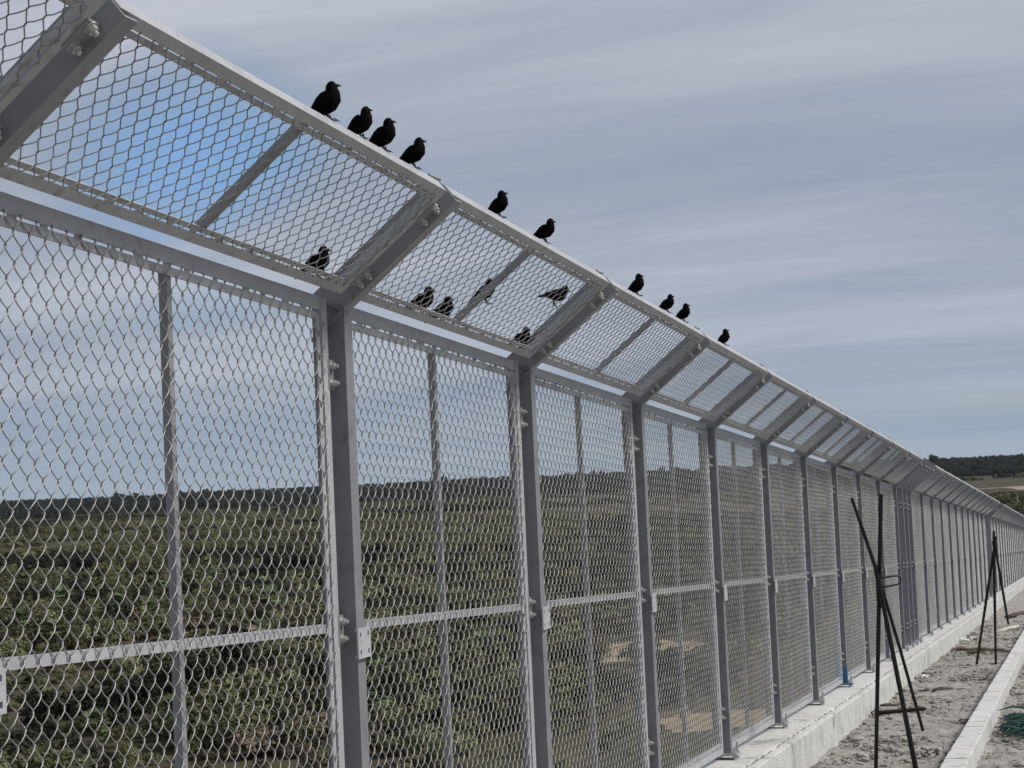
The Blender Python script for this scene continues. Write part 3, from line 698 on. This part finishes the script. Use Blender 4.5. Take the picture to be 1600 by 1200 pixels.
def trunk_mesh(h, r, seed, limbs=0, spread=1.0):
    rr = random.Random(seed); mb = MB(); pts = [Vector((rr.gauss(0, .06)*i, rr.gauss(0, .06)*i, h*i/4)) for i in range(5)]
    mb.tube(pts, [r, r*.85, r*.75, r*.65, r*.5], 7)
    for _ in range(limbs):
        a = rr.uniform(0, 6.28); s0 = pts[2].lerp(pts[4], rr.random()); mb.tube([s0, s0 + Vector((math.cos(a)*spread*.5, math.sin(a)*spread*.5, spread*.35)), s0 + Vector((math.cos(a)*spread, math.sin(a)*spread, spread*.9))], [r*.45, r*.32, r*.12], 5)
    return mb.mesh('trunk', BARK, True)
PROTO = bpy.data.collections.new('plant_prototypes')
def proto(name, me):
    o = bpy.data.objects.new(name, me); PROTO.objects.link(o); return o
plist = []
for i, (mi, w, h, n, sz) in enumerate(((0, 4.2, 3.0, 900, .21), (1, 4.6, 3.8, 950, .22), (2, 3.8, 2.8, 850, .21), (0, 5.0, 4.4, 1000, .23), (3, 3.4, 2.2, 700, .19), (1, 3.6, 4.8, 850, .21))):
    plist.append(('plant_%d' % i, np_mesh('shrub', *bush(40+i, w, h, n, sz), LEAF[mi], False)))
pm = palm_crown(71, 2.6, 1.9); pm.tube([(0, 0, 0), (.05, 0, 1.3), (0, 0, 2.6)], [.16, .13, .12], 6); plist.append(('plant_6', pm.mesh('palm', LEAF[4])))
plist.append(('plant_7', np_mesh('far_tree', *bush(90, 5.5, 7.5, 420, .62), LEAF[5], False)))
plist.append(('plant_8', np_mesh('far_tree', *bush(91, 7.0, 6.0, 420, .62), LEAF[5], False)))
for nm, me in plist: proto(nm, me)

def vnoise(x, y, s_, seed):
    r = np.random.default_rng(seed); g = r.random((64, 64)); x = x/s_; y = y/s_; i = np.floor(x).astype(int); j = np.floor(y).astype(int); fx = x-i; fy = y-j; fx = fx*fx*(3-2*fx); fy = fy*fy*(3-2*fy)
    G = lambda a, b: g[a % 64, b % 64]
    return (G(i, j)*(1-fx)+G(i+1, j)*fx)*(1-fy) + (G(i, j+1)*(1-fx)+G(i+1, j+1)*fx)*fy
# bare earth in the scrub: outlines on the plain (picture corners turned into ground points)
def patch(name, outline, m, lift=.05):
    P = [on_plain(*q) for q in outline]; c = sum(P, Vector())/len(P); rr = random.Random(len(outline)); vs = [(0, 0, 0)]; N_ = len(P)
    ring = []
    for i in range(N_):
        a, b = P[i], P[(i+1) % N_]
        for t in range(6):
            q = a.lerp(b, t/6) - c; q *= 1 + rr.gauss(0, .09); ring.append((q.x, q.y, 0))
    vs += ring; n = len(ring); o = link(name, MB().add(vs, [(0, 1+i, 1+(i+1) % n) for i in range(n)]).mesh(name, m), None, (c.x, c.y, PLAINZ + lift)); tag(o, kind='structure')
    return [(q.x, q.y) for q in P]
BARE = [patch('dirt_clearing', [(905, 1022), (950, 1006), (1010, 1000), (1100, 1004), (1200, 1000), (1210, 1022), (1130, 1034), (1060, 1040), (1000, 1034), (940, 1036)], TANEARTH),
        patch('dirt_clearing', [(258, 992), (300, 986), (372, 981), (440, 972), (452, 980), (380, 990), (310, 997)], TANEARTH),
        patch('dirt_clearing', [(1000, 1128), (1060, 1118), (1130, 1112), (1200, 1106), (1230, 1120), (1150, 1138), (1050, 1146)], TANEARTH),
        patch('dirt_road', [(1520, 764.6), (1548, 763.0), (1572, 761.6), (1600, 759.8), (1700, 755), (1700, 761), (1604, 765.5), (1592, 766.5), (1580, 763.8), (1560, 763.4), (1545, 764.3), (1520, 765.2)], ROADEARTH, .4)]
def inside(px, py, poly):
    r = np.zeros(len(px), bool); n = len(poly)
    for i in range(n):
        x1, y1 = poly[i]; x2, y2 = poly[(i+1) % n]; c = ((y1 > py) != (y2 > py)) & (px < (x2-x1)*(py-y1)/(y2-y1+1e-12)+x1); r ^= c
    return r
def scatter_points(n, r0, r1, az0, az1, seed):
    r = np.random.default_rng(seed); rad = np.sqrt(r.uniform(r0*r0, r1*r1, n)); az = np.radians(r.uniform(az0, az1, n)); return rad*np.cos(az), rad*np.sin(az), rad, np.degrees(az), r
def gn_scatter(name, label, cat, X, Y, Z, idx, scl, rot):
    me = bpy.data.meshes.new(name); n = len(X); me.vertices.add(n); me.vertices.foreach_set('co', np.stack([X, Y, Z], 1).ravel())
    for nm, tp, dat in (('idx', 'INT', idx.astype(int)), ('scl', 'FLOAT', scl), ('rot', 'FLOAT', rot)):
        at = me.attributes.new(nm, tp, 'POINT'); at.data.foreach_set('value', dat)
    o = link(name, me); tag(o, label, cat, kind='stuff')
    ng = bpy.data.node_groups.new(name, 'GeometryNodeTree'); ng.interface.new_socket('Geometry', in_out='INPUT', socket_type='NodeSocketGeometry'); ng.interface.new_socket('Geometry', in_out='OUTPUT', socket_type='NodeSocketGeometry')
    N = ng.nodes.new; Lk = ng.links.new; gi = N('NodeGroupInput'); go = N('NodeGroupOutput'); ip = N('GeometryNodeInstanceOnPoints'); ci = N('GeometryNodeCollectionInfo')
    ci.inputs['Collection'].default_value = PROTO; ci.inputs['Separate Children'].default_value = True; ci.inputs['Reset Children'].default_value = True
    def attr(nm, tp):
        a = N('GeometryNodeInputNamedAttribute'); a.data_type = tp; a.inputs['Name'].default_value = nm; return a.outputs['Attribute']
    cx = N('ShaderNodeCombineXYZ'); Lk(attr('rot', 'FLOAT'), cx.inputs[2])
    Lk(gi.outputs[0], ip.inputs['Points']); Lk(ci.outputs[0], ip.inputs['Instance']); ip.inputs['Pick Instance'].default_value = True
    Lk(attr('idx', 'INT'), ip.inputs['Instance Index']); Lk(cx.outputs[0], ip.inputs['Rotation']); Lk(attr('scl', 'FLOAT'), ip.inputs['Scale']); Lk(ip.outputs[0], go.inputs[0])
    md = o.modifiers.new('scatter', 'NODES'); md.node_group = ng
    return o
def build_scrub():
    # near scrub
    X, Y, R, AZ, r = scatter_points(17500, 120, 760, -6, 48, 21)
    a = vnoise(X, Y, 46, 1)*.6 + vnoise(X, Y, 17, 2)*.4; b = vnoise(X, Y, 60, 3)*.6 + vnoise(X, Y, 23, 4)*.4
    low = a <= .38; keep = ~low | (r.random(len(X)) < .6)
    keep &= (Y > 50)
    for p_ in BARE[:3]: keep &= ~inside(X, Y, p_) | (r.random(len(X)) < .22)
    verge = [(q.x, q.y) for q in (on_plain(*w) for w in ((905, 1022), (1210, 1010), (1205, 1062), (930, 1068)))]
    keep &= ~inside(X, Y, verge) | (r.random(len(X)) < .12)
    verge = [(q.x, q.y) for q in (on_plain(*w) for w in ((258, 990), (452, 976), (455, 1003), (262, 1016)))]
    keep &= ~inside(X, Y, verge) | (r.random(len(X)) < .12)
    u = r.random(len(X)); idx = np.where(b < .40, np.where(u < .5, 1, np.where(u < .8, 5, 3)), np.where(b < .50, np.where(u < .4, 0, np.where(u < .65, 3, np.where(u < .85, 2, 1))), np.where(b < .60, np.where(u < .6, 2, np.where(u < .85, 0, 1)), np.where(u < .72, 4, 0))))
    idx = np.where(r.random(len(X)) < .06, 6, idx)
    scl = r.uniform(.5, 1.75, len(X))*(.75+.9*a)*np.where(low, .5, 1.0)
    for p_ in BARE[:3]: scl = np.where(inside(X, Y, p_), scl*.35, scl)
    k = keep; gn_scatter('scrub', 'dense green scrub covering the plain below the fence', 'scrub', X[k], Y[k], np.full(k.sum(), PLAINZ-.15), idx[k], scl[k], r.uniform(0, 6.28, k.sum()))
    # middle distance
    X, Y, R, AZ, r = scatter_points(95000, 740, 2900, -8, 50, 22)
    a = vnoise(X, Y, 130, 5)*.6 + vnoise(X, Y, 48, 6)*.4; b = vnoise(X, Y, 170, 7)*.6 + vnoise(X, Y, 60, 8)*.4
    meadow = np.clip((R-1000)/500, 0, 1)*np.clip((24-AZ)/8, 0, 1)*np.clip((2800-R)/350, .25, 1)
    keep = (a > .36 + .40*meadow) & ~inside(X, Y, BARE[3])
    keep &= ~((AZ < 6) & (R > 1330) & (R < 2350)) | (r.random(len(X)) < .015)
    u = r.random(len(X)); idx = np.where(b < .42, np.where(u < .5, 1, 5), np.where(b < .62, np.where(u < .5, 0, 3), np.where(u < .3, 4, 2)))
    scl = r.uniform(.8, 2.2, len(X)); k = keep
    gn_scatter('far_scrub', 'scrub and thickets in the middle distance of the plain', 'scrub', X[k], Y[k], np.full(k.sum(), PLAINZ-.2), idx[k], scl[k], r.uniform(0, 6.28, k.sum()))
    # wood along the horizon
    X1_, Y1_, R1_, _, r = scatter_points(26000, 2750, 3400, -10, 52, 23); X2_, Y2_, R2_, _, _ = scatter_points(34000, 3400, 5600, -10, 52, 24)
    X = np.concatenate([X1_, X2_]); Y = np.concatenate([Y1_, Y2_]); R = np.concatenate([R1_, R2_])
    edge = 2800 + 450*vnoise(X, Y, 420, 9); k = R > edge; X, Y, R = X[k], Y[k], R[k]
    Z = np.array([plain_z(x, y) for x, y in zip(X, Y)]) - .5; scl = r.uniform(.7, 1.9, len(X))*(.7+.7*vnoise(X, Y, 160, 12))*(1+.25*(R > 3400))*np.where(r.random(len(X)) < .02, 1.5, 1)
    gn_scatter('horizon_wood', 'dark wood closing the plain along the horizon', 'wood', X, Y, Z, np.where(r.random(len(X)) < .5, 7, 8), scl, r.uniform(0, 6.28, len(X)))
build_scrub()
# trees one can pick out among the scrub
def build_trees():
    pc = [palm_crown(101+i, 4.2+.7*i, 2.3, 15).mesh('crown', LEAF[4]) for i in range(3)]; pt = [trunk_mesh(4.2+.7*i, .17, 120+i) for i in range(3)]
    tc = []; tt = []
    for i in range(3):
        rr = random.Random(150+i); h = 6.0+1.0*i; lobes = [(0, 0, h, 1.7, 1.7, 1.2)]
        for _ in range(7):
            a = rr.uniform(0, 6.28); d = rr.uniform(.8, 2.2); lobes.append((math.cos(a)*d, math.sin(a)*d, h+rr.uniform(-1.5, 1.0), rr.uniform(.7, 1.2), rr.uniform(.7, 1.2), rr.uniform(.5, .9)))
        tc.append(np_mesh('crown', *leaf_cloud(lobes, 900, .24, 150+i), LEAF[(0, 1, 2)[i]], False)); tt.append(trunk_mesh(h, .22, 160+i, 5, 2.0))
    rr = random.Random(77)
    spots = [(150, 1165), (40, 1120), (395, 1120), (215, 1010), (95, 915), (330, 905), (470, 1090), (640, 1075), (590, 1160), (720, 1140), (700, 930), (880, 930), (930, 1130), (1050, 960), (20, 985), (420, 880), (250, 870), (780, 880), (600, 900), (980, 890)]
    for i, (px, py) in enumerate(spots):
        q = on_plain(px, py+14); o = empty('palm_tree', q); j = i % 3; o.rotation_euler.z = rr.uniform(0, 6.28); o.scale = (rr.uniform(.85, 1.2),)*3
        link('trunk', pt[j], o); link('crown', pc[j], o); tag(o, 'fan palm standing above the scrub seen through the fence mesh', 'palm tree', 'fan palms in the scrub')
    spots = [(120, 860), (300, 845), (470, 870), (60, 1060), (360, 1060), (590, 850), (660, 1000), (760, 900), (860, 1040), (900, 870), (1090, 900), (200, 1130), (620, 1120), (440, 950)]
    for i, (px, py) in enumerate(spots):
        q = on_plain(px, py+16); o = empty('tree', q); j = i % 3; o.rotation_euler.z = rr.uniform(0, 6.28); o.scale = (rr.uniform(.85, 1.15),)*3
        link('trunk', tt[j], o); link('crown', tc[j], o); tag(o, 'broad leafy tree rising out of the scrub seen through the fence mesh', 'tree', 'leafy trees in the scrub')
build_trees()
def build_poles():
    def pole(px, base, top, arms, label):
        q = on_plain(px, base); t = ray(px, top); k = q.length and math.hypot(q.x, q.y)/math.hypot(t.x, t.y); h = CAMZ + t.z*k - PLAINZ
        o = empty('utility_pole', q); w = max(.13, .00034*math.hypot(q.x, q.y)); m = MB(); m.tube([(0, 0, -.5), (0, 0, h*.5), (0, 0, h)], [w*1.15, w, w*.8], 8); link('mast', m.mesh('mast', POLE), o)
        if arms:
            m = MB(); m.box(-.12, .12, -1.0, arms, h*.60, h*.60+.30); link('crossarm', m.mesh('crossarm', POLE), o)
        tag(o, label, 'pole'); return o
    pole(1591, 801, 773, 4.0, 'pale utility pole with one arm above the far end of the fence')
    pole(773, 1052, 984, 0, 'thin pale pole in the scrub seen through the second upright panel')
    pole(357, 968, 940, 0, 'thin pale pole in the scrub seen through the first panel left of the white hut')
    # small white hut
    q = on_plain(392, 944); o = empty('hut', q); o.rotation_euler.z = .5
    m = MB(); m.box(-2.2, 2.2, -1.4, 1.4, -.1, 2.0); link('wall', m.mesh('wall', WHITE), o)
    m = MB(); m.prism([(-1.8, 2.0), (1.8, 2.0), (1.8, 2.1), (0, 2.7), (-1.8, 2.1)], -2.6, 2.6); link('roof', m.mesh('roof', POLE), o)
    m = MB(); m.box(-.5, .4, -1.43, -1.401, 0, 1.8); link('door', m.mesh('door', DARKWOOD), o)
    tag(o, 'tiny white hut in the scrub seen through the first panel', 'hut')
build_poles()

# ------------------------------------------------------------------ thin haze over the plain
def build_haze():
    m = bpy.data.materials.new('haze_air'); m.use_nodes = True; nt = m.node_tree; nt.nodes.clear()
    v = nt.nodes.new('ShaderNodeVolumePrincipled'); v.inputs['Color'].default_value = (.78, .87, 1, 1); v.inputs['Density'].default_value = .000012; v.inputs['Anisotropy'].default_value = .2
    o = nt.nodes.new('ShaderNodeOutputMaterial'); nt.links.new(v.outputs[0], o.inputs['Volume'])
    mb = MB(); mb.box(-17000, 17000, -17000, 17000, -60, 60); tag(link('haze', mb.mesh('haze', m)), kind='stuff')
build_haze()
